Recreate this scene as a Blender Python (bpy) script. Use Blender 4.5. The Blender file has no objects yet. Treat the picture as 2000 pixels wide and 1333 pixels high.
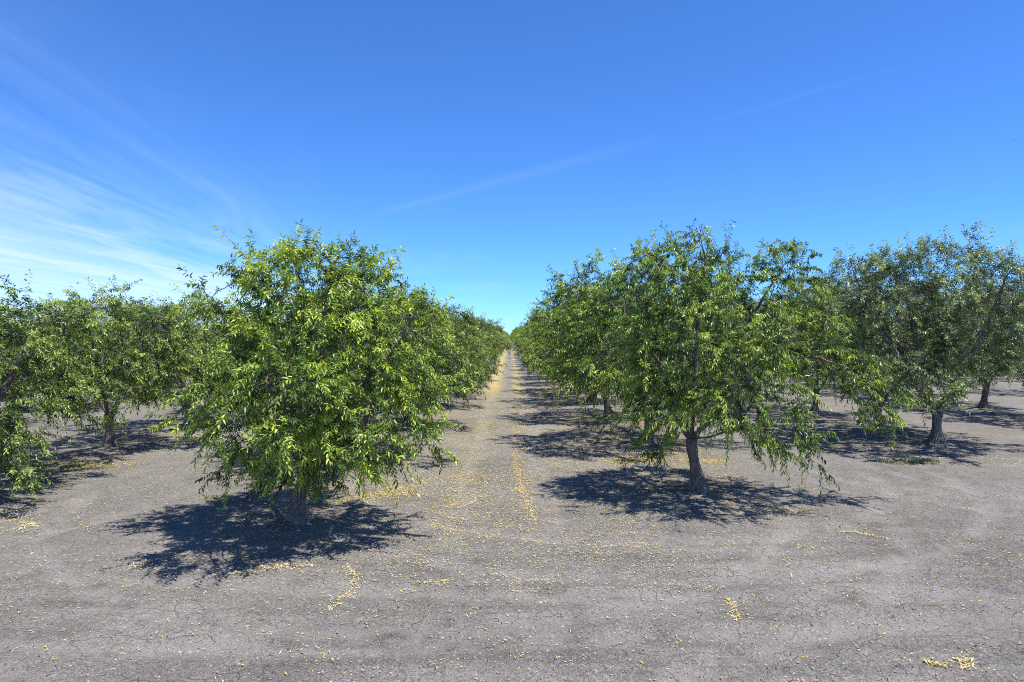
import bpy, math, random
import numpy as np
from mathutils import Vector

# ------------------------------------------------------------------ camera, sky, sun, exposure
scene = bpy.context.scene
COL = scene.collection
CAM_H = 3.4
cam_d = bpy.data.cameras.new('camera')
cam_d.sensor_width = 36.0
cam_d.lens = 24.0
cam_d.clip_end = 20000
cam = bpy.data.objects.new('camera', cam_d)
COL.objects.link(cam)
cam.location = (0, 0, CAM_H)
cam.rotation_euler = (math.radians(90 - 0.49), 0, math.radians(-0.2))
scene.camera = cam

TANX, TANY = 0.37, -0.15            # sun: to the right of and a little behind the camera
sun_dir = Vector((TANX, TANY, 1)).normalized()
SUN_EL = math.asin(sun_dir.z)
SUN_AZ = math.atan2(sun_dir.x, sun_dir.y)
sd = bpy.data.lights.new('sun', 'SUN')
sd.energy = 5.0
sd.angle = math.radians(0.53)
sd.color = (1.0, 0.94, 0.82)
sun = bpy.data.objects.new('sun', sd)
COL.objects.link(sun)
sun.location = (20, -10, 60)
sun.rotation_euler = (-sun_dir).to_track_quat('-Z', 'Y').to_euler()

scene.view_settings.view_transform = 'Standard'
scene.view_settings.look = 'None'
scene.view_settings.gamma = 1
scene.view_settings.exposure = 0.65
scene.render.film_transparent = False
scene.cycles.pixel_filter_type = 'BLACKMAN_HARRIS'
scene.cycles.filter_width = 1.0
scene.cycles.max_bounces = 8
scene.cycles.transmission_bounces = 4
scene.cycles.diffuse_bounces = 4
scene.cycles.use_denoising = False
scene.cycles.sample_clamp_indirect = 4

R = math.radians


class NT:
    """small helper to write node trees"""
    def __init__(self, tree):
        self.t = tree
        tree.nodes.clear()

    def n(self, typ, **kw):
        nd = self.t.nodes.new(typ)
        for k, v in kw.items():
            if k.startswith('i_'):
                key = k[2:]
                key = int(key) if key.isdigit() else key.replace('_', ' ')
                self.set(nd.inputs[key], v)
            else:
                setattr(nd, k, v)
        return nd

    def set(self, sock, v):
        if isinstance(v, bpy.types.NodeSocket):
            self.t.links.new(v, sock)
        else:
            sock.default_value = v

    def math(self, op, a, b=None, c=None, clamp=False):
        nd = self.t.nodes.new('ShaderNodeMath')
        nd.operation = op
        nd.use_clamp = clamp
        for i, v in enumerate((a, b, c)):
            if v is not None:
                self.set(nd.inputs[i], v)
        return nd.outputs[0]

    def sstep(self, v, a, b, lo=0.0, hi=1.0):
        nd = self.t.nodes.new('ShaderNodeMapRange')
        nd.interpolation_type = 'SMOOTHSTEP'
        for i, x in enumerate((v, a, b, lo, hi)):
            self.set(nd.inputs[i], x)
        return nd.outputs[0]

    def noise(self, vec, scale, detail=3, rough=0.55, dist=0.0):
        nd = self.n('ShaderNodeTexNoise')
        self.set(nd.inputs['Vector'], vec)
        nd.inputs['Scale'].default_value = scale
        nd.inputs['Detail'].default_value = detail
        nd.inputs['Roughness'].default_value = rough
        nd.inputs['Distortion'].default_value = dist
        return nd.outputs['Fac']

    def mix(self, fac, a, b, mode='MIX'):
        nd = self.t.nodes.new('ShaderNodeMix')
        nd.data_type = 'RGBA'
        nd.blend_type = mode
        self.set(nd.inputs[0], fac)
        self.set(nd.inputs[6], a)
        self.set(nd.inputs[7], b)
        return nd.outputs[2]

    def ramp(self, fac, stops):
        nd = self.t.nodes.new('ShaderNodeValToRGB')
        el = nd.color_ramp.elements
        while len(el) < len(stops):
            el.new(0.5)
        for e, (p, c) in zip(el, stops):
            e.position = p
            e.color = (*c, 1)
        self.set(nd.inputs[0], fac)
        return nd.outputs[0]

    def link(self, a, b):
        self.t.links.new(a, b)


def build_world():
    w = bpy.data.worlds.new('World')
    scene.world = w
    w.use_nodes = True
    t = NT(w.node_tree)
    sky = t.n('ShaderNodeTexSky', sky_type='NISHITA', sun_disc=False)
    sky.sun_elevation = SUN_EL
    sky.sun_rotation = SUN_AZ
    sky.altitude = 2000
    sky.air_density = 1.0
    sky.dust_density = 0.1
    sky.ozone_density = 6.0
    tinted = t.mix(1.0, sky.outputs[0], (0.54, 0.95, 1.44, 1), 'MULTIPLY')      # the camera's deep blue
    # thin cirrus on a flat high sheet: coordinates are view direction / elevation
    tc = t.n('ShaderNodeTexCoord')
    sep = t.n('ShaderNodeSeparateXYZ')
    t.link(tc.outputs['Generated'], sep.inputs[0])
    z = t.math('MAXIMUM', sep.outputs[2], 0.02)
    px = t.math('DIVIDE', sep.outputs[0], z)
    py = t.math('DIVIDE', sep.outputs[1], z)
    a = R(7)
    u = t.math('ADD', t.math('MULTIPLY', px, -math.sin(a)), t.math('MULTIPLY', py, math.cos(a)))
    v = t.math('ADD', t.math('MULTIPLY', px, math.cos(a)), t.math('MULTIPLY', py, math.sin(a)))
    cb = t.n('ShaderNodeCombineXYZ')
    t.set(cb.inputs[0], t.math('MULTIPLY', u, 0.16))
    t.set(cb.inputs[1], v)
    streak = t.noise(cb.outputs[0], 1.7, 10, 0.66, 0.7)
    cb2 = t.n('ShaderNodeCombineXYZ')
    t.set(cb2.inputs[0], t.math('MULTIPLY', u, 0.30))
    t.set(cb2.inputs[1], t.math('MULTIPLY', v, 0.55))
    cb2.inputs[2].default_value = 3.7
    big = t.noise(cb2.outputs[0], 0.8, 4, 0.5, 0.4)
    vj = t.math('ADD', v, t.math('MULTIPLY', t.math('SUBTRACT', big, 0.5), 2.8))
    bank = t.sstep(vj, -1.0, -3.3)
    wisp = t.sstep(streak, 0.30, 0.78)
    body = t.math('ADD', t.math('MULTIPLY', wisp, 0.55), t.math('MULTIPLY', t.sstep(vj, -2.2, -5.0), 0.50))
    cir = t.math('MULTIPLY', bank, body)
    cir = t.math('MAXIMUM', cir, t.math('MULTIPLY', t.math('MULTIPLY', t.sstep(vj, -0.4, -2.8), wisp), 0.34))
    far = t.math('MULTIPLY', t.sstep(big, 0.52, 0.78), t.math('MULTIPLY', t.sstep(py, 4.5, 9.0), 0.30))
    cir = t.math('MAXIMUM', cir, t.math('MULTIPLY', far, wisp))

    def trail(p1, p2, width, op):
        ax, ay = p2[0] - p1[0], p2[1] - p1[1]
        ln = math.hypot(ax, ay)
        ax, ay = ax / ln, ay / ln
        dx = t.math('SUBTRACT', px, p1[0])
        dy = t.math('SUBTRACT', py, p1[1])
        al = t.math('ADD', t.math('MULTIPLY', dx, ax), t.math('MULTIPLY', dy, ay))
        pe = t.math('SUBTRACT', t.math('MULTIPLY', dx, -ay), t.math('MULTIPLY', dy, -ax))
        pe = t.math('ADD', pe, t.math('MULTIPLY', t.math('SUBTRACT', streak, 0.5), 0.10))
        m = t.sstep(t.math('ABSOLUTE', pe), width, 0.0)
        m = t.math('MULTIPLY', m, t.sstep(al, -0.3, 0.4))
        m = t.math('MULTIPLY', m, t.sstep(al, ln + 0.5, ln - 0.6))
        return t.math('MULTIPLY', m, op)
    cir = t.math('MAXIMUM', cir, trail((-1.1, 5.67), (0.6, 3.65), 0.15, 0.055))
    cir = t.math('MAXIMUM', cir, trail((0.98, 3.15), (1.4, 2.62), 0.045, 0.035))
    cir = t.math('MULTIPLY', t.math('MINIMUM', cir, 0.85), 0.70)
    cloud = (6.2, 7.1, 8.2, 1)
    col = t.mix(cir, tinted, cloud)
    bg = t.n('ShaderNodeBackground')
    bg.inputs['Strength'].default_value = 0.10
    t.link(col, bg.inputs['Color'])
    out = t.n('ShaderNodeOutputWorld')
    t.link(bg.outputs[0], out.inputs['Surface'])


build_world()

# ------------------------------------------------------------------ numeric helpers
rng = np.random.default_rng(11)
_TAB = np.random.default_rng(5).random((256, 256))


def vnoise(x, y, seed=0):
    x = np.asarray(x, float) + seed * 17.31
    y = np.asarray(y, float) + seed * 9.73
    ix = np.floor(x).astype(int)
    iy = np.floor(y).astype(int)
    fx = x - ix
    fy = y - iy
    fx = fx * fx * (3 - 2 * fx)
    fy = fy * fy * (3 - 2 * fy)
    T = lambda i, j: _TAB[i & 255, j & 255]
    return (T(ix, iy) * (1 - fx) * (1 - fy) + T(ix + 1, iy) * fx * (1 - fy)
            + T(ix, iy + 1) * (1 - fx) * fy + T(ix + 1, iy + 1) * fx * fy)


def fbm(x, y, o=4, seed=0):
    s = 0
    a = 0.5
    f = 1.0
    for k in range(o):
        s = s + a * vnoise(x * f, y * f, seed + k)
        a *= 0.5
        f *= 2.03
    return s


def unit(v):
    return v / np.maximum(np.linalg.norm(v, axis=-1, keepdims=True), 1e-9)


def make_mesh(name, verts, polys, tint=None, mats=(), smooth=False):
    """polys: list of (n,k) int arrays; tint: per-vertex float attribute"""
    me = bpy.data.meshes.new(name)
    verts = np.asarray(verts, np.float32)
    me.vertices.add(len(verts))
    me.vertices.foreach_set('co', verts.ravel())
    loops = np.concatenate([p.ravel() for p in polys]).astype(np.int32)
    sizes = np.concatenate([np.full(len(p), p.shape[1], np.int32) for p in polys])
    starts = np.concatenate([[0], np.cumsum(sizes)[:-1]]).astype(np.int32)
    me.loops.add(len(loops))
    me.loops.foreach_set('vertex_index', loops)
    me.polygons.add(len(sizes))
    me.polygons.foreach_set('loop_start', starts)
    me.polygons.foreach_set('loop_total', sizes)
    me.polygons.foreach_set('use_smooth', np.full(len(sizes), smooth, bool))
    if tint is not None:
        at = me.attributes.new('tint', 'FLOAT', 'POINT')
        at.data.foreach_set('value', np.asarray(tint, np.float32))
    for m in mats:
        me.materials.append(m)
    me.update(calc_edges=True)
    return me


def link(name, me, parent=None, **props):
    o = bpy.data.objects.new(name, me)
    COL.objects.link(o)
    if parent is not None:
        o.parent = parent
    for k, v in props.items():
        o[k] = v
    return o


# ------------------------------------------------------------------ materials
def leaf_material(name, stops, trans_gain, rough, trans=0.34):
    m = bpy.data.materials.new(name)
    m.use_nodes = True
    t = NT(m.node_tree)
    at = t.n('ShaderNodeAttribute', attribute_name='tint')
    oi = t.n('ShaderNodeObjectInfo')
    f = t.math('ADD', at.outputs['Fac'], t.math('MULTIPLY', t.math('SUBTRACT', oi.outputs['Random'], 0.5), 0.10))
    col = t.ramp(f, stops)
    geo = t.n('ShaderNodeNewGeometry')
    pale = t.mix(0.16, col, (0.24, 0.27, 0.15, 1))      # paler leaf undersides
    colb = t.mix(geo.outputs['Backfacing'], col, pale)
    p = t.n('ShaderNodeBsdfPrincipled')
    t.link(colb, p.inputs['Base Color'])
    p.inputs['Roughness'].default_value = rough
    p.inputs['Specular IOR Level'].default_value = 0.42
    tr = t.n('ShaderNodeBsdfTranslucent')
    tcol = t.mix(1.0, col, (*trans_gain, 1), 'MULTIPLY')
    t.link(tcol, tr.inputs['Color'])
    mx = t.n('ShaderNodeMixShader')
    mx.inputs[0].default_value = trans
    t.link(p.outputs[0], mx.inputs[1])
    t.link(tr.outputs[0], mx.inputs[2])
    o = t.n('ShaderNodeOutputMaterial')
    t.link(mx.outputs[0], o.inputs[0])
    return m


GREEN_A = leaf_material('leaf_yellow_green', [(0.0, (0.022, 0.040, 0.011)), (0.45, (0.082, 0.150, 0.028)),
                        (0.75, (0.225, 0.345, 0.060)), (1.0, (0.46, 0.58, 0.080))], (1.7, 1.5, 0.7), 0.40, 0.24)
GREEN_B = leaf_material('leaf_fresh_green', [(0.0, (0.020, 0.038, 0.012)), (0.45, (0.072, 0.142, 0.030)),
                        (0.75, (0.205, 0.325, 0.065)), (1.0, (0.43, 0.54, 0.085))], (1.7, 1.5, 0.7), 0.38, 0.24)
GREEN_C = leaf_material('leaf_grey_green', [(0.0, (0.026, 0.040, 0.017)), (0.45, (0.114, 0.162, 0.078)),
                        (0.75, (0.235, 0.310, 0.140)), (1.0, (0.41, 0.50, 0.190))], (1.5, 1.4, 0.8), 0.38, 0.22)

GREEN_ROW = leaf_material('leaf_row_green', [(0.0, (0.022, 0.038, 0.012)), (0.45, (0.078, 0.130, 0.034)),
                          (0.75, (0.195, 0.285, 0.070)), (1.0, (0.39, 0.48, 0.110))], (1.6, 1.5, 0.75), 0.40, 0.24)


def bark_material():
    m = bpy.data.materials.new('bark')
    m.use_nodes = True
    t = NT(m.node_tree)
    g = t.n('ShaderNodeTexCoord')
    mp = t.n('ShaderNodeMapping')
    mp.inputs['Scale'].default_value = (1, 1, 0.35)
    t.link(g.outputs['Object'], mp.inputs[0])
    n1 = t.noise(mp.outputs[0], 26, 6, 0.65, 0.6)
    n2 = t.noise(g.outputs['Object'], 3.5, 3)
    c = t.ramp(n1, [(0.32, (0.045, 0.036, 0.031)), (0.52, (0.150, 0.128, 0.115)), (0.70, (0.30, 0.27, 0.25))])
    c = t.mix(t.math('MULTIPLY', t.sstep(n2, 0.55, 0.75), 0.5), c, (0.33, 0.31, 0.29, 1))
    p = t.n('ShaderNodeBsdfPrincipled')
    t.link(c, p.inputs['Base Color'])
    p.inputs['Roughness'].default_value = 0.85
    b = t.n('ShaderNodeBump')
    b.inputs['Strength'].default_value = 0.8
    b.inputs['Distance'].default_value = 0.025
    t.link(n1, b.inputs['Height'])
    t.link(b.outputs[0], p.inputs['Normal'])
    o = t.n('ShaderNodeOutputMaterial')
    t.link(p.outputs[0], o.inputs[0])
    return m


BARK = bark_material()


def tint_material(name, stops, rough=0.75, trans=0.0):
    m = bpy.data.materials.new(name)
    m.use_nodes = True
    t = NT(m.node_tree)
    at = t.n('ShaderNodeAttribute', attribute_name='tint')
    col = t.ramp(at.outputs['Fac'], stops)
    p = t.n('ShaderNodeBsdfPrincipled')
    t.link(col, p.inputs['Base Color'])
    p.inputs['Roughness'].default_value = rough
    o = t.n('ShaderNodeOutputMaterial')
    if trans:
        tr = t.n('ShaderNodeBsdfTranslucent')
        t.link(col, tr.inputs['Color'])
        mx = t.n('ShaderNodeMixShader')
        mx.inputs[0].default_value = trans
        t.link(p.outputs[0], mx.inputs[1])
        t.link(tr.outputs[0], mx.inputs[2])
        t.link(mx.outputs[0], o.inputs[0])
    else:
        t.link(p.outputs[0], o.inputs[0])
    return m


LITTER = tint_material('fallen_leaf', [(0.0, (0.20, 0.11, 0.035)), (0.25, (0.36, 0.25, 0.08)), (0.55, (0.62, 0.46, 0.10)),
                                       (0.8, (0.66, 0.55, 0.24)), (1.0, (0.62, 0.57, 0.42))], 0.7, 0.12)
CLOD = tint_material('soil_clod', [(0.0, (0.09, 0.084, 0.084)), (0.6, (0.19, 0.18, 0.178)), (1.0, (0.30, 0.285, 0.28))], 0.95)
WEED = tint_material('weed', [(0.0, (0.05, 0.08, 0.015)), (0.6, (0.13, 0.17, 0.03)), (1.0, (0.33, 0.30, 0.09))], 0.6, 0.2)

# ------------------------------------------------------------------ rows of the orchard
ROW_LX = [-3.85, -11.7, -19.7, -27.8, -35.9, -44.0]
ROW_RX = [4.1, 13.0, 21.8, 30.6, 39.4, 48.2]


TRACKS = ((-1.5, 15.0, 7.2), (-1.5, 15.0, 8.9), (-14.5, 15.5, 5.9), (-14.5, 15.5, 7.6), (2.5, 17.5, 6.4), (2.5, 17.5, 8.1), (15.8, 18.0, 6.4), (15.8, 18.0, 8.1), (3.0, 60.0, 51.2), (-4.0, 75.0, 67.6))


def ground_z(x, y):
    near = 1.0 / (1.0 + (np.maximum(np.hypot(x, y) - 12, 0) / 16.0) ** 2)
    z = 0.07 * (fbm(x * 0.22, y * 0.22, 3, 1) - 0.45)
    inrow = 1 / (1 + np.exp(-(y - (13.5 + 0.25 * np.abs(x))) / 1.2))
    for xr in ROW_LX[:3] + ROW_RX[:3]:
        z = z + 0.07 * np.exp(-((x - xr) / 1.3) ** 2) * inrow
    for xr in (-0.95, 0.75):
        w = 0.25 * (fbm(x * 0 + 3.1, y * 0.13, 2, 8) - 0.4)
        z = z - 0.028 * np.exp(-((x - xr - w) / 0.24) ** 2) * (0.3 + 0.7 * inrow)
    # turning tracks on the headland
    for (cx, cy, rad) in TRACKS:
        amp = 0.03
        d = np.hypot(x - cx, y - cy) - rad
        amp = amp * np.clip((cy - y) / 3.0 + 0.6, 0, 1)
        z = z - amp * np.exp(-(d / 0.22) ** 2) + 0.5 * amp * np.exp(-((np.abs(d) - 0.34) / 0.12) ** 2)
    for (mx, my) in ((-3.78, 12.1), (4.07, 14.5), (4.1, 21.0), (-11.75, 20.1), (13.1, 20.9), (12.95, 23.9), (-11.7, 25.2)):
        z = z + 0.07 * np.exp(-((x - mx) ** 2 + (y - my) ** 2) / 0.45)
    fine = 0.030 * (fbm(x * 2.3, y * 2.3, 4, 3) - 0.45) + 0.016 * (vnoise(x * 8.7, y * 8.7, 6) ** 2 - 0.3)
    fine = fine * (0.5 + fbm(x * 0.5, y * 0.5, 2, 21))
    return z + fine * near


def ground_material():
    m = bpy.data.materials.new('dry_grey_soil')
    m.use_nodes = True
    t = NT(m.node_tree)
    g = t.n('ShaderNodeNewGeometry')
    pos = g.outputs['Position']
    sep = t.n('ShaderNodeSeparateXYZ')
    t.link(pos, sep.inputs[0])
    X, Y = sep.outputs[0], sep.outputs[1]
    n_big = t.noise(pos, 0.32, 4, 0.55, 0.4)
    n_mid = t.noise(pos, 1.9, 5, 0.6, 0.3)
    n_fine = t.noise(pos, 13, 5, 0.7)
    n_grit = t.noise(pos, 42, 4, 0.75)
    n_grit2 = t.noise(pos, 64, 2, 0.6)
    # worn streaks across the headland
    mp = t.n('ShaderNodeMapping')
    mp.inputs['Rotation'].default_value = (0, 0, R(-14))
    mp.inputs['Scale'].default_value = (0.22, 1.5, 1)
    t.link(pos, mp.inputs[0])
    n_str = t.noise(mp.outputs[0], 1.3, 4, 0.6, 0.5)
    val = t.math('MULTIPLY_ADD', t.math('SUBTRACT', n_big, 0.5), 0.45, 0.515)
    val = t.math('ADD', val, t.math('MULTIPLY', t.math('SUBTRACT', n_mid, 0.5), 0.42))
    head = t.sstep(Y, 14, 9)
    val = t.math('ADD', val, t.math('MULTIPLY', t.math('MULTIPLY', t.math('SUBTRACT', n_str, 0.5), head), 0.7))
    val = t.math('ADD', val, t.math('MULTIPLY', t.math('SUBTRACT', n_fine, 0.5), 0.70))
    val = t.math('ADD', val, t.math('MULTIPLY', t.math('SUBTRACT', n_grit, 0.5), 1.75))
    col = t.ramp(val, [(0.10, (0.056, 0.053, 0.050)), (0.38, (0.139, 0.131, 0.122)), (0.60, (0.214, 0.202, 0.187)), (0.92, (0.362, 0.345, 0.320))])
    # pale dust pressed flat by wheels on the turning tracks
    for (cx, cy, rad) in TRACKS:
        dx = t.math('SUBTRACT', X, cx)
        dy = t.math('SUBTRACT', Y, cy)
        dd = t.math('SQRT', t.math('ADD', t.math('MULTIPLY', dx, dx), t.math('MULTIPLY', dy, dy)))
        k = t.sstep(t.math('ABSOLUTE', t.math('SUBTRACT', t.math('ADD', dd, t.math('MULTIPLY', n_mid, 0.3)), rad + 0.15)), 0.36, 0.05)
        k = t.math('MULTIPLY', k, t.sstep(Y, cy + 1.0, cy - 2.0))
        col = t.mix(t.math('MULTIPLY', t.math('MULTIPLY', k, t.sstep(n_mid, 0.32, 0.60)), 0.55), col, (0.275, 0.258, 0.246, 1))
    # the lane's two wheel tracks, rolled smooth and dusty
    for xr in (-0.95, 0.80):
        k = t.sstep(t.math('ABSOLUTE', t.math('SUBTRACT', X, t.math('MULTIPLY_ADD', n_big, 0.5, xr - 0.25))), 0.34, 0.10)
        k = t.math('MULTIPLY', t.math('MULTIPLY', k, t.sstep(Y, 9.0, 14.0)), t.sstep(n_mid, 0.25, 0.6))
        col = t.mix(t.math('MULTIPLY', k, 0.5), col, (0.285, 0.268, 0.250, 1))
    # grit: dark pits and pale crumbs
    col = t.mix(t.math('MULTIPLY', t.sstep(n_grit2, 0.40, 0.30), 0.75), col, (0.050, 0.048, 0.052, 1))
    col = t.mix(t.math('MULTIPLY', t.sstep(n_grit2, 0.62, 0.70), 0.60), col, (0.42, 0.39, 0.36, 1))
    # drying cracks
    wp = t.n('ShaderNodeVectorMath', operation='ADD')
    nd = t.n('ShaderNodeTexNoise')
    nd.inputs['Scale'].default_value = 2.2
    t.link(pos, nd.inputs['Vector'])
    t.link(pos, wp.inputs[0])
    sc = t.n('ShaderNodeVectorMath', operation='SCALE')
    t.link(nd.outputs['Color'], sc.inputs[0])
    sc.inputs['Scale'].default_value = 0.7
    t.link(sc.outputs[0], wp.inputs[1])
    vo = t.n('ShaderNodeTexVoronoi', feature='DISTANCE_TO_EDGE')
    vo.inputs['Scale'].default_value = 2.4
    t.link(wp.outputs[0], vo.inputs['Vector'])
    crack = t.math('MULTIPLY', t.sstep(vo.outputs['Distance'], 0.016, 0.002), t.math('MULTIPLY', t.sstep(n_mid, 0.46, 0.60), t.sstep(Y, 19, 11)))
    col = t.mix(t.math('MULTIPLY', crack, 0.22), col, (0.048, 0.045, 0.047, 1))
    # leaf litter too far off to build leaf by leaf: along the lane's wheel tracks and the tree rows
    far = t.sstep(Y, 34, 46)
    bands = t.sstep(t.math('ABSOLUTE', t.math('ADD', X, t.math('MULTIPLY_ADD', n_big, 1.6, 0.25))), 1.1, 0.1)
    bands = t.math('MAXIMUM', bands, t.math('MULTIPLY', t.sstep(t.math('ABSOLUTE', t.math('SUBTRACT', X, t.math('MULTIPLY_ADD', n_big, 0.9, 0.1))), 0.75, 0.05), 0.85))
    for xr in (ROW_LX[0], ROW_RX[0], ROW_LX[1], ROW_RX[1]):
        bands = t.math('MAXIMUM', bands, t.math('MULTIPLY', t.sstep(t.math('ABSOLUTE', t.math('SUBTRACT', X, xr)), 2.2, 0.8), 0.8))
    spk = t.math('ADD', t.math('MULTIPLY', n_grit, 0.5), t.math('MULTIPLY', n_fine, 0.5))
    spk = t.sstep(t.math('ADD', spk, t.math('MULTIPLY', bands, 0.10)), 0.52, 0.66)
    lit = t.math('MULTIPLY', t.math('MULTIPLY', spk, far), t.math('ADD', t.math('MULTIPLY', bands, 0.78), 0.16))
    col = t.mix(lit, col, (0.52, 0.41, 0.13, 1))
    p = t.n('ShaderNodeBsdfPrincipled')
    t.link(col, p.inputs['Base Color'])
    p.inputs['Roughness'].default_value = 0.95
    p.inputs['Specular IOR Level'].default_value = 0.15
    h = t.math('ADD', t.math('MULTIPLY', n_fine, 1.0), t.math('MULTIPLY', n_grit, 0.6))
    h = t.math('SUBTRACT', h, t.math('MULTIPLY', crack, 0.6))
    b = t.n('ShaderNodeBump')
    b.inputs['Strength'].default_value = 0.9
    b.inputs['Distance'].default_value = 0.05
    t.link(h, b.inputs['Height'])
    t.link(b.outputs[0], p.inputs['Normal'])
    o = t.n('ShaderNodeOutputMaterial')
    t.link(p.outputs[0], o.inputs[0])
    return m


def grow(start, step, ratio, end):
    out = []
    v = start
    while v < end:
        step *= ratio
        v += step
        out.append(v)
    return out


def build_ground():
    fx = list(np.arange(-9.5, 9.51, 0.06))
    ox = grow(9.5, 0.06, 1.07, 5000)
    xs = np.array([-v for v in reversed(ox)] + fx + ox)
    ys = np.array(sorted([-v for v in grow(-5.6, 0.1, 1.35, 800)]) + list(np.arange(5.6, 18.0, 0.06)) + grow(18.0, 0.06, 1.025, 9000))
    gx, gy = np.meshgrid(xs, ys)
    gz = ground_z(gx, gy)
    nx, ny = len(xs), len(ys)
    idx = np.arange(nx * ny).reshape(ny, nx)
    q = np.stack([idx[:-1, :-1].ravel(), idx[:-1, 1:].ravel(), idx[1:, 1:].ravel(), idx[1:, :-1].ravel()], 1)
    me = make_mesh('ground', np.stack([gx.ravel(), gy.ravel(), gz.ravel()], 1), [q], mats=[ground_material()], smooth=True)
    link('ground', me, kind='structure', label='dry grey bare soil of the orchard floor with a straight lane', category='ground')


build_ground()


# ------------------------------------------------------------------ trees
def resample(pts, step):
    pts = np.asarray(pts, float)
    # Catmull-Rom through the control points
    P = np.vstack([2 * pts[0] - pts[1], pts, 2 * pts[-1] - pts[-2]])
    out = [pts[0]]
    for i in range(1, len(P) - 2):
        p0, p1, p2, p3 = P[i - 1], P[i], P[i + 1], P[i + 2]
        n = max(1, int(round(np.linalg.norm(p2 - p1) / step)))
        for k in range(1, n + 1):
            s = k / n
            out.append(0.5 * (2 * p1 + (p2 - p0) * s + (2 * p0 - 5 * p1 + 4 * p2 - p3) * s * s + (3 * p1 - p0 - 3 * p2 + p3) * s ** 3))
    return np.array(out)


def tube(path, radii, sides, rg, rough=0.0):
    path = np.asarray(path)
    n = len(path)
    tan = np.gradient(path, axis=0) if n > 1 else np.array([[0, 0, 1.0]])
    tan = unit(tan)
    ref = np.array([0.31, 0.95, 0.05])
    a = unit(np.cross(tan, ref))
    b = np.cross(tan, a)
    ang = np.arange(sides) * 2 * np.pi / sides
    rr = np.repeat(np.asarray(radii)[:, None], sides, 1)
    if rough:
        rr = rr * (1 + rough * (rg.random((n, sides)) - 0.5))
    v = path[:, None, :] + rr[:, :, None] * (np.cos(ang)[None, :, None] * a[:, None, :] + np.sin(ang)[None, :, None] * b[:, None, :])
    idx = np.arange(n * sides).reshape(n, sides)
    i0 = idx[:-1]
    i1 = idx[1:]
    q = np.stack([i0, np.roll(i0, -1, 1), np.roll(i1, -1, 1), i1], 2).reshape(-1, 4)
    return v.reshape(-1, 3), q


class TreePlan:
    pass


def grow_tree(spec, seed, n_attr, step=0.17, kill=0.26):
    """space colonisation from a trunk and main limbs into a crown made of lobes"""
    rg = np.random.default_rng(seed)
    lobes = np.array(spec['lobes'], float)
    vol = np.prod(lobes[:, 3:6], axis=1) ** 0.72
    cnt = np.maximum(spec.get('least', 12), (n_attr * vol / vol.sum())).astype(int)
    A = []
    for lb, c in zip(lobes, cnt):
        d = unit(rg.normal(size=(c, 3)))
        r = rg.random(c) ** 0.38
        A.append(lb[:3] + d * r[:, None] * lb[3:6])
    A = np.vstack(A)
    A = A[A[:, 2] > 0.45]
    cl = (vnoise(A[:, 0] * 1.5 + A[:, 2] * 0.6, A[:, 1] * 1.5 - A[:, 2] * 1.1, seed % 50) + vnoise(A[:, 2] * 1.7 + A[:, 0] * 0.5, A[:, 0] * 1.3 + A[:, 1] * 0.8, seed % 37)) * 0.5
    A = A[cl > np.quantile(cl, 0.22) + rg.normal(0, 0.03, len(A))]
    pos, par, limb = [], [], []
    trunk = resample(spec['trunk'], 0.12)
    for i, p in enumerate(trunk):
        pos.append(p)
        par.append(i - 1)
        limb.append(-1)
    top = len(trunk) - 1
    for li, ctl in enumerate(spec['limbs']):
        start = max(0, top - (li % 3))
        pts = resample([trunk[start]] + [np.array(c, float) for c in ctl], step)
        prev = start
        jit = rg.normal(size=pts.shape) * 0.018
        for k, p in enumerate(pts[1:]):
            pos.append(p + jit[k])
            par.append(prev)
            limb.append(li)
            prev = len(pos) - 1
    P = np.array(pos)
    first_grow = top + 2
    near = np.full(len(A), -1)
    nd = np.full(len(A), 1e9)
    alive = np.ones(len(A), bool)

    def update(lo):
        nonlocal near, nd
        Q = P[lo:]
        d = np.linalg.norm(A[:, None, :] - Q[None], axis=2)
        j = d.argmin(1)
        dm = d[np.arange(len(A)), j]
        b = dm < nd
        nd[b] = dm[b]
        near[b] = j[b] + lo
    update(first_grow)
    alive &= nd > kill
    for it in range(70):
        if not alive.any():
            break
        idx = near[alive]
        dirs = unit(A[alive] - P[idx])
        acc = np.zeros((len(P), 3))
        np.add.at(acc, idx, dirs)
        g = np.unique(idx)
        dv = unit(unit(acc[g]) + rg.normal(size=(len(g), 3)) * 0.22 + np.array([0, 0, 0.02]))
        newp = P[g] + dv * step
        lo = len(P)
        P = np.vstack([P, newp])
        par.extend(g.tolist())
        limb.extend([limb[k] for k in g])
        update(lo)
        alive &= nd > kill
    par = np.array(par)
    limb = np.array(limb)
    n = len(P)
    # radii: tips add up towards the trunk
    tips = np.zeros(n)
    kids = np.zeros(n, int)
    for i in range(n - 1, -1, -1):
        if kids[i] == 0:
            tips[i] = 1
        if par[i] >= 0:
            tips[par[i]] += tips[i]
            kids[par[i]] += 1
    rad = 0.0036 * tips ** (1 / 1.75)
    T = TreePlan()
    T.P, T.par, T.limb, T.rad, T.kids, T.top, T.lobes, T.rg, T.spec, T.trunk = P, par, limb, rad, kids, top, lobes, rg, spec, trunk
    return T


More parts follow.
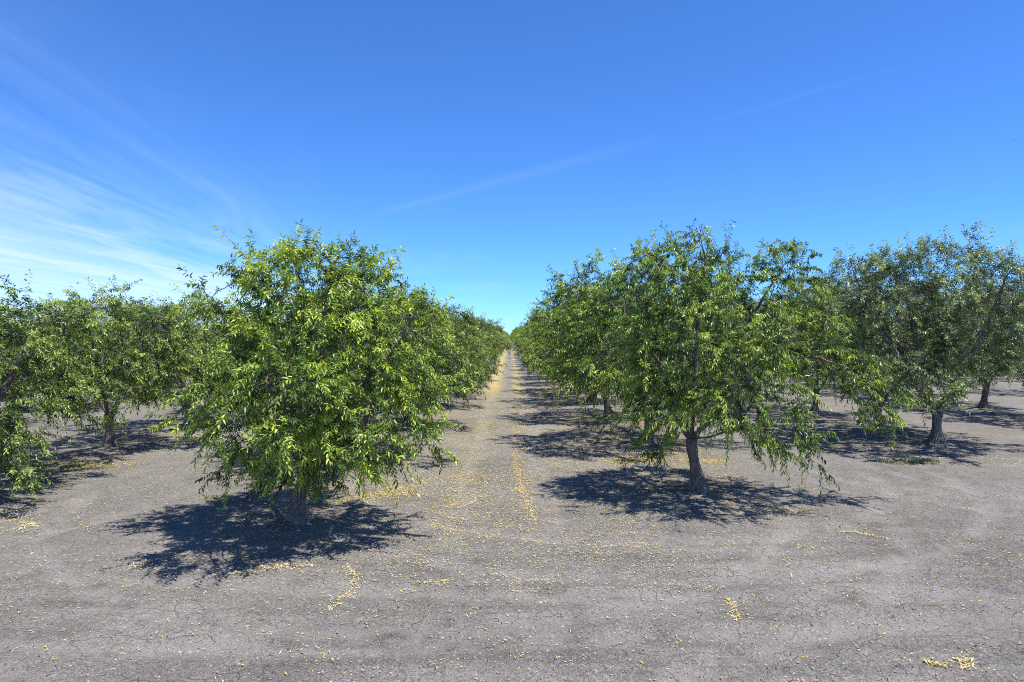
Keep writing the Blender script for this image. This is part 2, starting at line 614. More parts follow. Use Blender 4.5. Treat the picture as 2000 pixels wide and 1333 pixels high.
def limb_meshes(T, min_r=0.0, per_limb=True, name='limb'):
    P, par, limb, rad, kids = T.P, T.par, T.limb, T.rad, T.kids
    n = len(P)
    best = np.full(n, -1)
    for i in range(T.top + 1, n):
        p = par[i]
        if best[p] < 0 or rad[i] > rad[best[p]]:
            best[p] = i
    buckets = {}
    for i in range(T.top + 1, n):
        p = par[i]
        if p > T.top and best[p] == i:
            continue
        if rad[i] < min_r:
            continue
        chain = [p, i]
        while best[chain[-1]] >= 0:
            chain.append(best[chain[-1]])
        rr = rad[chain].copy()
        rr[0] = min(rr[0], rr[1] * 1.25) if p > T.top else rr[1] * 1.25
        if rr[1] > 0.04:
            rr = np.maximum(rr, 0)
        keep = rr >= min_r
        k = int(np.argmin(keep)) if not keep.all() else len(chain)
        if k < 2:
            continue
        chain = chain[:k]
        rr = rr[:k]
        s = 9 if rr[1] > 0.045 else 6 if rr[1] > 0.016 else 4 if rr[1] > 0.007 else 3
        v, q = tube(P[chain], rr, s, T.rg, 0.12 if rr[1] > 0.02 else 0)
        buckets.setdefault(limb[i] if per_limb else 0, []).append((v, q))
    return buckets


def join_parts(parts):
    vs, qs, off = [], [], 0
    for v, q in parts:
        vs.append(v)
        qs.append(q + off)
        off += len(v)
    return np.vstack(vs), np.vstack(qs)


def trunk_arrays(T):
    sp = T.spec
    path = resample(sp['trunk'], 0.05)
    h = np.linspace(0, 1, len(path))
    r0 = sp.get('r', 0.16)
    rad = r0 * (1 - 0.10 * h) + r0 * 1.05 * np.exp(-path[:, 2] / 0.17) + 0.02 * np.sin(h * 9 + r0 * 50) * r0 * 4
    path = path.copy()
    path[0, 2] -= 0.12
    sides = 18
    v, q = tube(path, rad, sides, T.rg, 0.0)
    v = v.reshape(len(path), sides, 3)
    c = path[:, None, :]
    ang = np.arange(sides) * 2 * np.pi / sides
    bump = 1 + 0.10 * np.sin(ang * 3 + 1.1)[None] * (0.4 + np.exp(-path[:, 2] / 0.3))[:, None] + 0.05 * np.sin(ang * 7)[None] + 0.09 * (T.rg.random((len(path), sides)) - 0.5)
    v = c + (v - c) * bump[:, :, None]
    cap = np.arange((len(path) - 1) * sides, len(path) * sides)[None, :]
    return v.reshape(-1, 3), q, cap


def crown_depth(T, p):
    d = np.full(len(p), -9.0)
    for lb in T.lobes:
        d = np.maximum(d, 1 - np.linalg.norm((p - lb[:3]) / lb[3:6], axis=1))
    return d


def leaf_arrays(T, density, size, style, stems=False):
    """shoots on the thin wood, leaves along each shoot"""
    rg = T.rg
    P, par, rad = T.P, T.par, T.rad
    cand = np.where((rad < 0.0125) & (np.arange(len(P)) > T.top + 1))[0]
    dep = crown_depth(T, P[cand])
    rep = density * np.where(dep < 0.30, 1.0, 0.62) * np.where(T.kids[cand] == 0, 1.6, 1.0)
    k = np.floor(rep + rg.random(len(cand))).astype(int)
    src = np.repeat(cand, k)
    dep = np.repeat(dep, k)
    S = len(src)
    par_p = P[par[src]]
    gdir = unit(P[src] - par_p)
    ctr = T.lobes[0, :3].copy()
    ctr[2] -= 0.6
    outw = unit((P[src] - ctr) * np.array([1, 1, 0.7]))
    inner = dep > 0.32
    tipn = T.kids[src] == 0
    d = unit(0.55 * gdir + 0.55 * outw + 0.75 * rg.normal(size=(S, 3)) * 0.75 + np.array([0, 0, style['up']]))
    L = np.where(inner, rg.uniform(0.07, 0.18, S), rg.uniform(0.16, 0.36, S)) * style['len']
    L = np.where(tipn & (rg.random(S) < 0.22), L * 1.75, L)
    droop = rg.uniform(0.25, 0.85, S) * style['droop']
    # upright whips that break the outline of the top
    zt = T.P[:, 2].max()
    whip = tipn & (P[src][:, 2] > 0.70 * zt) & (dep < 0.3) & (rg.random(S) < 0.16)
    wd = unit(np.array([0, 0, 1.0]) + 0.55 * outw * np.array([1, 1, 0]) + rg.normal(size=(S, 3)) * 0.30)
    d = np.where(whip[:, None], wd, d)
    L = np.where(whip, rg.uniform(0.35, 0.70, S), L)
    droop = np.where(whip, rg.uniform(0.1, 0.5, S), droop)
    start = P[src] + rg.normal(size=(S, 3)) * 0.015
    start = start - gdir * (rg.random((S, 1)) * 0.12)
    # young bright shoots stand on the outside of the crown
    fresh = np.clip(rg.normal(0.50, 0.15, S) - np.clip(dep, 0, 0.5) * 1.15, 0, 1)  # inner shade of the crown put into leaf colour: darker with depth
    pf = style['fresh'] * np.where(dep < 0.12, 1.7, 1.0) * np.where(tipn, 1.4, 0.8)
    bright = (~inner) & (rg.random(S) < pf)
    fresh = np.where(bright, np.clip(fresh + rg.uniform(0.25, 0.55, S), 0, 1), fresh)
    L = np.where(bright, L * 1.25 + 0.05, L)
    m = np.clip(np.round(L / style['gap'] * np.where(bright, 1.15, 1.0)).astype(int), 3, 24)
    si = np.repeat(np.arange(S), m)
    first = np.concatenate([[0], np.cumsum(m)[:-1]])
    li = np.arange(len(si)) - first[si]
    tt = (li + 0.7 + rg.uniform(-0.3, 0.3, len(si))) / m[si]
    tt = np.clip(tt, 0.05, 1)
    g = np.array([0, 0, -1.0])
    base = start[si] + d[si] * (L[si] * tt)[:, None] + g * (L[si] * droop[si] * tt ** 2 * 0.6)[:, None]
    tan = unit(d[si] + g * (1.2 * droop[si] * tt)[:, None])
    ph = li * 2.4 + rg.random(S)[si] * 6.28
    ref = unit(np.cross(tan, np.array([0.2, 0.1, 1.0])))
    bi = np.cross(tan, ref)
    radial = ref * np.cos(ph)[:, None] + bi * np.sin(ph)[:, None]
    N = len(si)
    hang = (style['hang'] * rg.uniform(0.4, 1.5, N) * np.where(bright[si], 0.8, 1.0))[:, None]
    u = unit(tan * 0.55 + radial * 0.75 + g * hang + rg.normal(size=(N, 3)) * 0.14)
    upv = unit(np.array([0, 0, 1.0]) + rg.normal(size=(N, 3)) * 0.45 + radial * 0.25)
    s = unit(np.cross(u, upv))
    nn = np.cross(s, u)
    ll = size * rg.uniform(0.70, 1.25, N) * np.where(inner[si], 0.68, 1.0) * np.where(bright[si], 1.12, 1.0)
    ww = ll * rg.uniform(0.105, 0.15, N) * style['width']
    fold = ww * rg.uniform(0.15, 0.7, N)
    curl = ll * rg.uniform(0.02, 0.16, N)
    c = lambda a: a[:, None]
    l1 = base + u * c(ll * 0.30) - s * c(ww) + nn * c(fold)
    r1 = base + u * c(ll * 0.30) + s * c(ww) + nn * c(fold)
    l2 = base + u * c(ll * 0.66) - s * c(ww * 0.80) + nn * c(fold * 0.6 - curl * 0.3)
    r2 = base + u * c(ll * 0.66) + s * c(ww * 0.80) + nn * c(fold * 0.6 - curl * 0.3)
    tip = base + u * c(ll) - nn * c(curl)
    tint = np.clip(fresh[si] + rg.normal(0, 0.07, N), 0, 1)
    ok = np.minimum(base[:, 2], tip[:, 2]) > 0.22
    if style.get('lod'):
        mid_l = 0.5 * (l1 + l2)
        mid_r = 0.5 * (r1 + r2)
        V = np.stack([base, mid_l, tip, mid_r], 1)[ok]
        n = len(V)
        b0 = np.arange(n)[:, None] * 4
        polys = [np.concatenate([b0 + [0, 2, 1], b0 + [0, 3, 2]])]
        kk = 4
    else:
        V = np.stack([base, l1, l2, tip, r2, r1], 1)[ok]
        n = len(V)
        b0 = np.arange(n)[:, None] * 6
        polys = [np.concatenate([b0 + [0, 3, 2, 1], b0 + [0, 5, 4, 3]])]
        kk = 6
    st = None
    if stems:
        e = start + d * L[:, None] + g * (L * droop * 0.6)[:, None]
        mdp = start + d * (L * 0.5)[:, None] + g * (L * droop * 0.15)[:, None]
        w = 0.0028
        side = unit(np.cross(d, rg.normal(size=(S, 3)))) * w
        side2 = unit(np.cross(d, side)) * w
        SV = np.stack([start + side, start - side, mdp + side, mdp - side, e, start + side2, start - side2, mdp + side2, mdp - side2, e], 1).reshape(-1, 3)
        b1 = np.arange(S)[:, None] * 10
        st = (SV, [np.concatenate([b1 + [0, 1, 3, 2], b1 + [5, 6, 8, 7]]), np.concatenate([b1 + [2, 3, 4], b1 + [7, 8, 9]])])
    return V.reshape(-1, 3), polys, np.repeat(tint[ok], kk), st


STYLE_A = dict(up=0.10, len=1.0, droop=0.9, hang=0.50, gap=0.021, width=1.15, fresh=0.46)
STYLE_B = dict(up=0.16, len=1.0, droop=1.15, hang=0.95, gap=0.021, width=1.0, fresh=0.44)
STYLE_C = dict(up=0.22, len=0.85, droop=0.45, hang=0.35, gap=0.022, width=1.15, fresh=0.30)


def lod(style, **kw):
    d = dict(style)
    d.update(kw)
    return d


def hero_tree(spec, seed, style, mat, n_attr, density, size, label, loc):
    T = grow_tree(spec, seed, n_attr, 0.15, 0.2)
    root = link('almond_tree', None, label=label, category='tree', group='almond trees in rows')
    root.location = loc
    v, q, cap = trunk_arrays(T)
    link('trunk', make_mesh('trunk', v, [q, cap], mats=[BARK], smooth=True), root)
    for li, parts in sorted(limb_meshes(T).items()):
        vv, qq = join_parts(parts)
        link('limb', make_mesh('limb', vv, [qq], mats=[BARK], smooth=True), root)
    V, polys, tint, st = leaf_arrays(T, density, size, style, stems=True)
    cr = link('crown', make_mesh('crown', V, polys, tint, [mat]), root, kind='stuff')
    sv, sp = st
    link('twigs', make_mesh('twigs', sv, sp, mats=[BARK]), cr, kind='stuff')
    print('hero', seed, 'nodes', len(T.P), 'leaves', len(tint) // 6)
    return root


def random_spec(seed, height, radius, r=0.15, low=1.25):
    rd = random.Random(seed)
    tz = rd.uniform(0.85, 1.15)
    lean = rd.uniform(-0.12, 0.12), rd.uniform(-0.12, 0.12)
    trunk = [(0, 0, 0), (lean[0] * 0.4, lean[1] * 0.4, tz * 0.5), (lean[0], lean[1], tz)]
    limbs, lobes = [], []
    hc = 0.5 * (height + low - 0.5)
    lobes.append((0, 0, hc, radius * 0.80, radius * 0.80, (height - low + 0.3) * 0.44))
    n = rd.choice([4, 5])
    a0 = rd.random() * 6.28
    for k in range(n):
        a = a0 + k * 2 * math.pi / n + rd.uniform(-0.35, 0.35)
        rr = radius * rd.uniform(0.45, 0.75)
        hh = height * rd.uniform(0.72, 0.9)
        limbs.append([(math.cos(a) * rr * 0.35, math.sin(a) * rr * 0.35, tz + (hh - tz) * 0.28),
                      (math.cos(a) * rr * 0.72, math.sin(a) * rr * 0.72, tz + (hh - tz) * 0.62),
                      (math.cos(a) * rr, math.sin(a) * rr, hh)])
        lobes.append((math.cos(a) * rr, math.sin(a) * rr, hh * 0.93, radius * rd.uniform(0.26, 0.4), radius * rd.uniform(0.26, 0.4), height * rd.uniform(0.1, 0.16)))
        b = a + rd.uniform(0.3, 0.9)
        r2 = radius * rd.uniform(0.72, 0.95)
        lobes.append((math.cos(b) * r2, math.sin(b) * r2, rd.uniform(low, low + 1.35), radius * rd.uniform(0.28, 0.42), radius * rd.uniform(0.28, 0.42), rd.uniform(0.4, 0.75)))
    for k in range(rd.choice([2, 3, 4])):      # odd leaders above the top
        a = rd.random() * 6.28
        q = radius * rd.uniform(0.1, 0.7)
        lobes.append((math.cos(a) * q, math.sin(a) * q, height * rd.uniform(0.94, 1.0), 0.22, 0.22, 0.35))
    for k in range(16):                         # single boughs that stick out of the crown
        a = rd.random() * 6.28
        hz = rd.uniform(low + 0.2, height * 0.8)
        q = radius * rd.uniform(0.92, 1.08) * (1 - 0.35 * max(0, hz / height - 0.5))
        lobes.append((math.cos(a) * q, math.sin(a) * q, hz, 0.24, 0.24, 0.14))
    return dict(trunk=trunk, limbs=limbs, lobes=lobes, r=r)


def tree_meshes(spec, seed, style, mat, n_attr, density, size, split=True, min_r=0.004, step=0.17, kill=0.26):
    """meshes shared by the copies further down the rows: {part: mesh}"""
    T = grow_tree(spec, seed, n_attr, step, kill)
    v, q, cap = trunk_arrays(T)
    out = {}
    lm = limb_meshes(T, min_r, per_limb=split)
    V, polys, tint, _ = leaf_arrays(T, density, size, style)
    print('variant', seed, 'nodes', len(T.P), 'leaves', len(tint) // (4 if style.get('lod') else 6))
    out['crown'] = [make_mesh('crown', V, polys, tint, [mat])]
    if split:
        out['trunk'] = [make_mesh('trunk', v, [q, cap], mats=[BARK], smooth=True)]
        out['limb'] = [make_mesh('limb', *[x if i == 0 else [x] for i, x in enumerate(join_parts(p))], mats=[BARK], smooth=True) for _, p in sorted(lm.items())]
    else:
        vv, qq = join_parts([(v, q)] + [x for p in lm.values() for x in p])
        out['trunk'] = [make_mesh('trunk', vv, [qq], mats=[BARK], smooth=True)]
    return out


def place_tree(meshes, loc, rotz, scale, label, group):
    root = link('almond_tree', None, label=label, category='tree', group=group)
    root.location = loc
    root.rotation_euler = (0, 0, rotz)
    root.scale = scale
    for part, ms in meshes.items():
        for me in ms:
            o = link(part, me, root)
            if part == 'crown':
                o['kind'] = 'stuff'
    return root


def gz1(x, y):
    return float(ground_z(np.array([x]), np.array([y]))[0])


# --- the two front trees beside the lane
SPEC_LEFT = dict(
    r=0.118, least=24,
    trunk=[(0, 0, 0), (0.04, 0, 0.4), (0.12, 0.02, 0.75), (0.16, 0, 1.0)],
    limbs=[[(-0.22, -0.1, 1.45), (-0.62, 0.0, 2.1), (-1.15, 0.05, 3.1), (-1.35, 0.0, 3.8), (-1.6, 0.0, 4.1)],
           [(0.30, 0.15, 1.6), (0.34, 0.3, 2.6), (0.42, 0.2, 3.6), (0.65, 0, 4.45)],
           [(0.55, -0.2, 1.45), (1.0, -0.5, 2.1), (1.65, -0.6, 2.9), (2.0, -0.4, 3.5)],
           [(0.05, 0.55, 1.6), (-0.1, 1.2, 2.4), (0.1, 1.7, 3.3)],
           [(0.15, -0.6, 1.5), (0.2, -1.2, 2.1), (0.1, -1.8, 2.7)],
           [(-0.05, -0.35, 1.7), (-0.25, -0.4, 2.8), (-0.2, -0.2, 4.0), (-0.1, 0, 4.8)]],
    lobes=[(0.48, 0.25, 2.95, 1.70, 2.1, 1.45), (0.45, 0, 4.15, 1.35, 1.35, 0.75),
           (1.55, -0.6, 1.85, 1.0, 1.1, 0.75), (2.15, -0.7, 1.55, 0.55, 0.6, 0.35),
           (1.75, 0.3, 3.2, 0.85, 1.0, 0.8), (-0.75, -0.3, 1.65, 0.6, 0.7, 0.45), (-1.0, -0.3, 0.95, 0.35, 0.4, 0.25),
           (-1.35, 0, 4.0, 0.6, 0.5, 0.35), (-1.75, 0, 4.2, 0.35, 0.3, 0.2), (-1.0, 0, 3.6, 0.75, 0.9, 0.45),
           (-1.75, -0.4, 2.05, 0.40, 0.4, 0.22), (-0.45, -0.3, 0.75, 0.45, 0.4, 0.25), (0.8, -0.4, 1.3, 0.5, 0.5, 0.3), (0.5, -0.35, 0.85, 0.4, 0.3, 0.25), (0.0, -0.5, 1.0, 0.4, 0.3, 0.2), (-0.2, 1.6, 2.0, 1.2, 1.0, 0.8),
           (0.2, -2.0, 2.4, 1.2, 0.7, 0.8), (1.0, -1.2, 1.5, 0.6, 0.6, 0.4),
           (-0.35, 0, 4.75, 0.22, 0.25, 0.28), (0.3, 0, 4.72, 0.25, 0.25, 0.28), (0.85, 0, 4.75, 0.28, 0.25, 0.26), (1.75, 0, 4.15, 0.4, 0.4, 0.35),
           (2.3, 0.2, 3.85, 0.25, 0.25, 0.3), (-0.95, 0, 4.55, 0.35, 0.35, 0.3)])
SPEC_RIGHT = dict(
    r=0.118, least=46,
    trunk=[(0, 0, 0), (-0.09, 0, 0.4), (-0.17, 0, 0.8), (-0.20, 0, 1.1)],
    limbs=[[(-0.45, 0.0, 1.4), (-0.62, 0.2, 2.2), (-1.1, 0.3, 3.3), (-1.35, 0.2, 4.3)],
           [(-0.16, 0, 1.7), (-0.1, 0, 2.8), (-0.02, 0, 4.0), (0.08, 0, 5.0), (-0.08, 0, 5.5)],
           [(0.08, -0.1, 1.6), (0.55, -0.1, 2.6), (1.15, 0, 3.8), (1.85, 0, 4.9)],
           [(0.2, -0.3, 1.6), (1.0, -0.5, 2.45), (2.0, -0.5, 2.85), (3.0, -0.5, 2.55), (3.9, -0.5, 2.15)],
           [(0.0, -0.6, 1.6), (0.3, -1.3, 2.2), (0.5, -1.9, 2.5)],
           [(-0.2, 0.6, 1.7), (0.0, 1.4, 2.6), (0.1, 1.9, 3.5)],
           [(0.35, -0.35, 1.25), (0.9, -0.8, 1.45), (1.4, -1.2, 1.35), (1.7, -1.4, 0.95)]],
    lobes=[(0.15, 0.1, 3.15, 1.75, 2.1, 1.4), (-0.75, 0, 4.45, 0.95, 1.1, 0.75), (-0.2, 0, 4.75, 0.5, 0.6, 0.65),
           (0.0, 0, 5.25, 0.26, 0.25, 0.45), (-0.2, 0, 5.6, 0.2, 0.2, 0.15),
           (1.15, 0, 4.2, 0.65, 0.7, 0.65), (1.90, 0, 4.85, 0.55, 0.55, 0.5), (2.2, 0, 4.2, 0.45, 0.45, 0.35), (1.55, 0, 5.2, 0.25, 0.25, 0.25),
           (2.4, -0.5, 2.75, 0.95, 0.9, 0.5), (3.4, -0.5, 2.25, 0.75, 0.65, 0.35), (4.15, -0.5, 2.05, 0.4, 0.35, 0.18), (3.2, -0.8, 1.65, 0.4, 0.4, 0.35),
           (2.3, -0.3, 3.6, 0.6, 0.7, 0.3), (1.45, -1.1, 1.5, 0.65, 0.7, 0.55), (1.75, -1.4, 0.9, 0.3, 0.3, 0.3), (1.0, -1.0, 1.1, 0.35, 0.4, 0.3),
           (-1.05, -0.2, 2.0, 0.6, 0.8, 0.55), (-1.1, -0.4, 1.05, 0.3, 0.35, 0.25), (0.5, -1.9, 2.1, 1.0, 0.6, 0.7), (0, 1.8, 2.3, 1.2, 0.8, 0.9),
           (-1.45, 0.2, 4.7, 0.35, 0.35, 0.35), (0.55, 0, 4.9, 0.3, 0.3, 0.25)])

LEFT_Y, RIGHT_Y = 12.1, 14.5
for _sp, _rad, _sd in ((SPEC_LEFT, 2.15, 5), (SPEC_RIGHT, 2.3, 6)):
    _rd = random.Random(_sd)
    for _k in range(15):
        _a = _rd.random() * 6.28
        _h = _rd.uniform(1.3, 3.4)
        _q = _rad * _rd.uniform(0.9, 1.12) * (1 - 0.08 * max(0, _h - 2.5))
        if (math.sin(_a) < -0.75 and _h < 2) or (_sd == 5 and math.cos(_a) < -0.3):
            continue
        _sp['lobes'].append((0.2 + math.cos(_a) * _q, math.sin(_a) * _q, _h, 0.26, 0.26, 0.13))
hero_tree(SPEC_LEFT, 101, lod(STYLE_A, gap=0.0165, fresh=0.54), GREEN_A, 3500, 2.35, 0.084,
          'bushy yellow-green almond tree at the front, left of the lane', (-3.78, LEFT_Y, gz1(-3.78, LEFT_Y)))
hero_tree(SPEC_RIGHT, 202, lod(STYLE_B, gap=0.0165, fresh=0.54), GREEN_B, 3300, 2.2, 0.086,
          'tall almond tree at the front right of the lane, long bough drooping right', (4.07, RIGHT_Y, gz1(4.07, RIGHT_Y)))

# --- shared meshes for the rest of the orchard
def near_set(seeds, h, rad, style, mat, size, dens, low=1.25):
    return [tree_meshes(random_spec(q, h, rad, 0.125, low), q, lod(style, gap=0.022, lod=1, width=style['width'] * 1.35, fresh=style['fresh'] * 0.72), mat, 2700, dens, size, True, 0.004, 0.16, 0.21) for q in seeds]


NEAR_A = near_set((11, 12), 4.85, 2.95, STYLE_A, GREEN_ROW, 0.092, 2.45)
NEAR_A_LOW = near_set((13,), 4.6, 3.0, STYLE_A, GREEN_ROW, 0.090, 2.5, 0.75)
NEAR_B = near_set((21, 22), 5.6, 2.9, STYLE_B, GREEN_B, 0.094, 2.45)
NEAR_C = near_set((31, 32), 6.2, 3.35, STYLE_C, GREEN_C, 0.088, 2.8, 1.6)
MID_A = [tree_meshes(random_spec(s, 4.95, 3.0), s, lod(STYLE_A, gap=0.040, lod=1, width=1.5), GREEN_ROW, 1200, 2.1, 0.17, False, 0.012, 0.24, 0.36) for s in (41, 42)]
MID_B = [tree_meshes(random_spec(s, 5.5, 3.0), s, lod(STYLE_B, gap=0.040, lod=1, width=1.5), GREEN_B, 1200, 2.1, 0.17, False, 0.012, 0.24, 0.36) for s in (51, 52)]
MID_C = [tree_meshes(random_spec(s, 5.9, 3.1, low=1.75), s, lod(STYLE_C, gap=0.040, lod=1, width=1.5), GREEN_C, 1200, 2.2, 0.16, False, 0.012, 0.24, 0.36) for s in (61, 62)]
ORD = ['first', 'second', 'third', 'fourth', 'fifth', 'sixth', 'seventh', 'eighth', 'ninth', 'tenth', 'eleventh', 'twelfth',
       'thirteenth', 'fourteenth', 'fifteenth', 'sixteenth', 'seventeenth', 'eighteenth', 'nineteenth', 'twentieth']


def plant_row(x, ys, near, mid, row_label, seed, near_to=55, hscale=1.0, special=None, first_ord=0, group=None, first_mesh=None):
    rd = random.Random(seed)
    for k, y in enumerate(ys):
        special_k = (special or {}).get(k)
        xx = x + rd.uniform(-0.18, 0.18)
        sz = hscale * rd.uniform(0.88, 1.06)
        rot = rd.random() * 6.28
        pool = near if y < near_to else mid
        me = pool[rd.randrange(len(pool))]
        if k == 0 and first_mesh:
            me = first_mesh
        wide = rd.uniform(0.95, 1.08)
        i = k + first_ord
        if special_k:
            xx, y, rot, sz, lab = special_k
        elif i < 20:
            lab = f'almond tree, {ORD[i]} from the front in the {row_label}'
        else:
            lab = f'distant almond tree beyond the twentieth in the {row_label}'
        place_tree(me, (xx, y, gz1(xx, y) - 0.02), rot, (sz * wide, sz * wide, sz), lab, group or f'almond trees in the {row_label}')


FAR_END = 655
ys_l1 = [LEFT_Y + 6.45 * k for k in range(1, 200) if LEFT_Y + 6.45 * k < FAR_END]
ys_r1 = [RIGHT_Y + 6.5 * k for k in range(1, 200) if RIGHT_Y + 6.5 * k < FAR_END]
plant_row(ROW_LX[0], ys_l1, NEAR_A, MID_A, 'row on the left edge of the lane', 1, first_ord=1)
plant_row(ROW_RX[0], ys_r1, NEAR_B, MID_B, 'row on the right edge of the lane', 2, first_ord=1)
plant_row(ROW_LX[1], [14.6, 20.1, 25.2, 31.6, 38.0, 44.5, 51.0], NEAR_A, MID_A, 'second row left of the lane', 3, hscale=0.97, first_mesh=NEAR_A_LOW[0], special={
    0: (-11.7, 14.6, 0.6, 0.96, 'almond tree cut by the left picture edge, its skirt hanging near the ground'),
    1: (-11.75, 20.1, 2.2, 0.96, 'almond tree with a bare dark trunk behind the leftmost tree')})
plant_row(ROW_LX[2], [25.0 + 6.45 * k for k in range(8)], NEAR_A, MID_A, 'third row left of the lane', 4, hscale=0.93, near_to=40)
plant_row(ROW_LX[3], [35.0 + 6.45 * k for k in range(8)], NEAR_A, MID_A, 'fourth row left of the lane', 5, hscale=0.93, near_to=30)
plant_row(ROW_LX[4], [46.0 + 6.45 * k for k in range(8)], NEAR_A, MID_A, 'fifth row left of the lane', 6, hscale=0.93, near_to=30)
plant_row(ROW_LX[5], [57.0 + 6.45 * k for k in range(8)], NEAR_A, MID_A, 'sixth row left of the lane', 7, hscale=0.93, near_to=30)
plant_row(ROW_RX[1], [20.9, 23.9, 29.0, 35.5, 42.0, 48.5, 55.0], NEAR_C, MID_C, 'second row right of the lane', 8, special={
    0: (13.1, 20.9, 1.0, 1.07, 'grey-green almond tree with a straight pale trunk at the far right'),
    1: (12.95, 23.9, 4.0, 0.98, 'grey-green almond tree just left of the pale-trunked one, dark trunk showing')})
plant_row(ROW_RX[2], [26.3] + [31.3 + 6.5 * k for k in range(8)], NEAR_C, MID_C, 'third row right of the lane', 9, near_to=45)
plant_row(ROW_RX[3], [40.0 + 6.5 * k for k in range(8)], NEAR_C, MID_C, 'fourth row right of the lane', 10, near_to=30)
plant_row(ROW_RX[4], [51.0 + 6.5 * k for k in range(8)], NEAR_C, MID_C, 'fifth row right of the lane', 12, near_to=30)
plant_row(ROW_RX[5], [62.0 + 6.5 * k for k in range(8)], NEAR_C, MID_C, 'sixth row right of the lane', 13, near_to=30)
for x in (-6.5, -1.5, 3.2, 8.0):       # trees that close the far end of the lane
    place_tree(MID_A[0], (x, 676, 0), x, (1.0, 1.0, 0.95), 'tiny far tree closing the end of the lane', 'trees closing the end of the lane')


# ------------------------------------------------------------------ litter on the ground
def flat_leaves(xy, length, width, tilt, tint, rg):
    n = len(xy)
    a = rg.random(n) * 6.283
    u = np.stack([np.cos(a), np.sin(a), rg.normal(0, tilt, n)], 1)
    u = unit(u)
    s = np.stack([-np.sin(a), np.cos(a), rg.normal(0, tilt, n)], 1)
    s = unit(s)
    z = ground_z(xy[:, 0], xy[:, 1]) + 0.007 + rg.random(n) * 0.012
    base = np.stack([xy[:, 0], xy[:, 1], z], 1)
    L = length * rg.lognormal(-0.08, 0.38, n)
    W = width * rg.uniform(0.6, 1.3, n)
    cup = np.array([0, 0, 1.0]) * (W * rg.uniform(0.1, 0.9, n))[:, None]
    c = lambda v: v[:, None]
    V = np.stack([base - u * c(L * 0.5), base - s * c(W) + cup, base + u * c(L * 0.5) + cup * 0.5, base + s * c(W) + cup], 1)
    return V.reshape(-1, 3), np.repeat(tint, 4)


def litter_object(name, xy, length, width, tint, seed, label, tilt=0.16, category='leaves'):
    rg = np.random.default_rng(seed)
    V, tn = flat_leaves(xy, length, width, tilt, tint, rg)
    n = len(xy)
    b0 = np.arange(n)[:, None] * 4
    me = make_mesh(name, V, [np.concatenate([b0 + [0, 1, 2], b0 + [0, 2, 3]])], tn, [LITTER])
    return link(name, me, kind='stuff', label=label, category=category)


def sample(n, x0, x1, y0, y1, dens, rg):
    x = rg.uniform(x0, x1, n)
    y = rg.uniform(y0, y1, n)
    k = rg.random(n) < dens(x, y)
    return np.stack([x[k], y[k]], 1)


def inv(px, py):
    """pixel of the photograph -> spot on the flat ground"""
    D = 1333.0 * CAM_H / (py - 655.0)
    return (px - 1000.0) / 1333.0 * D + D * 0.003, D


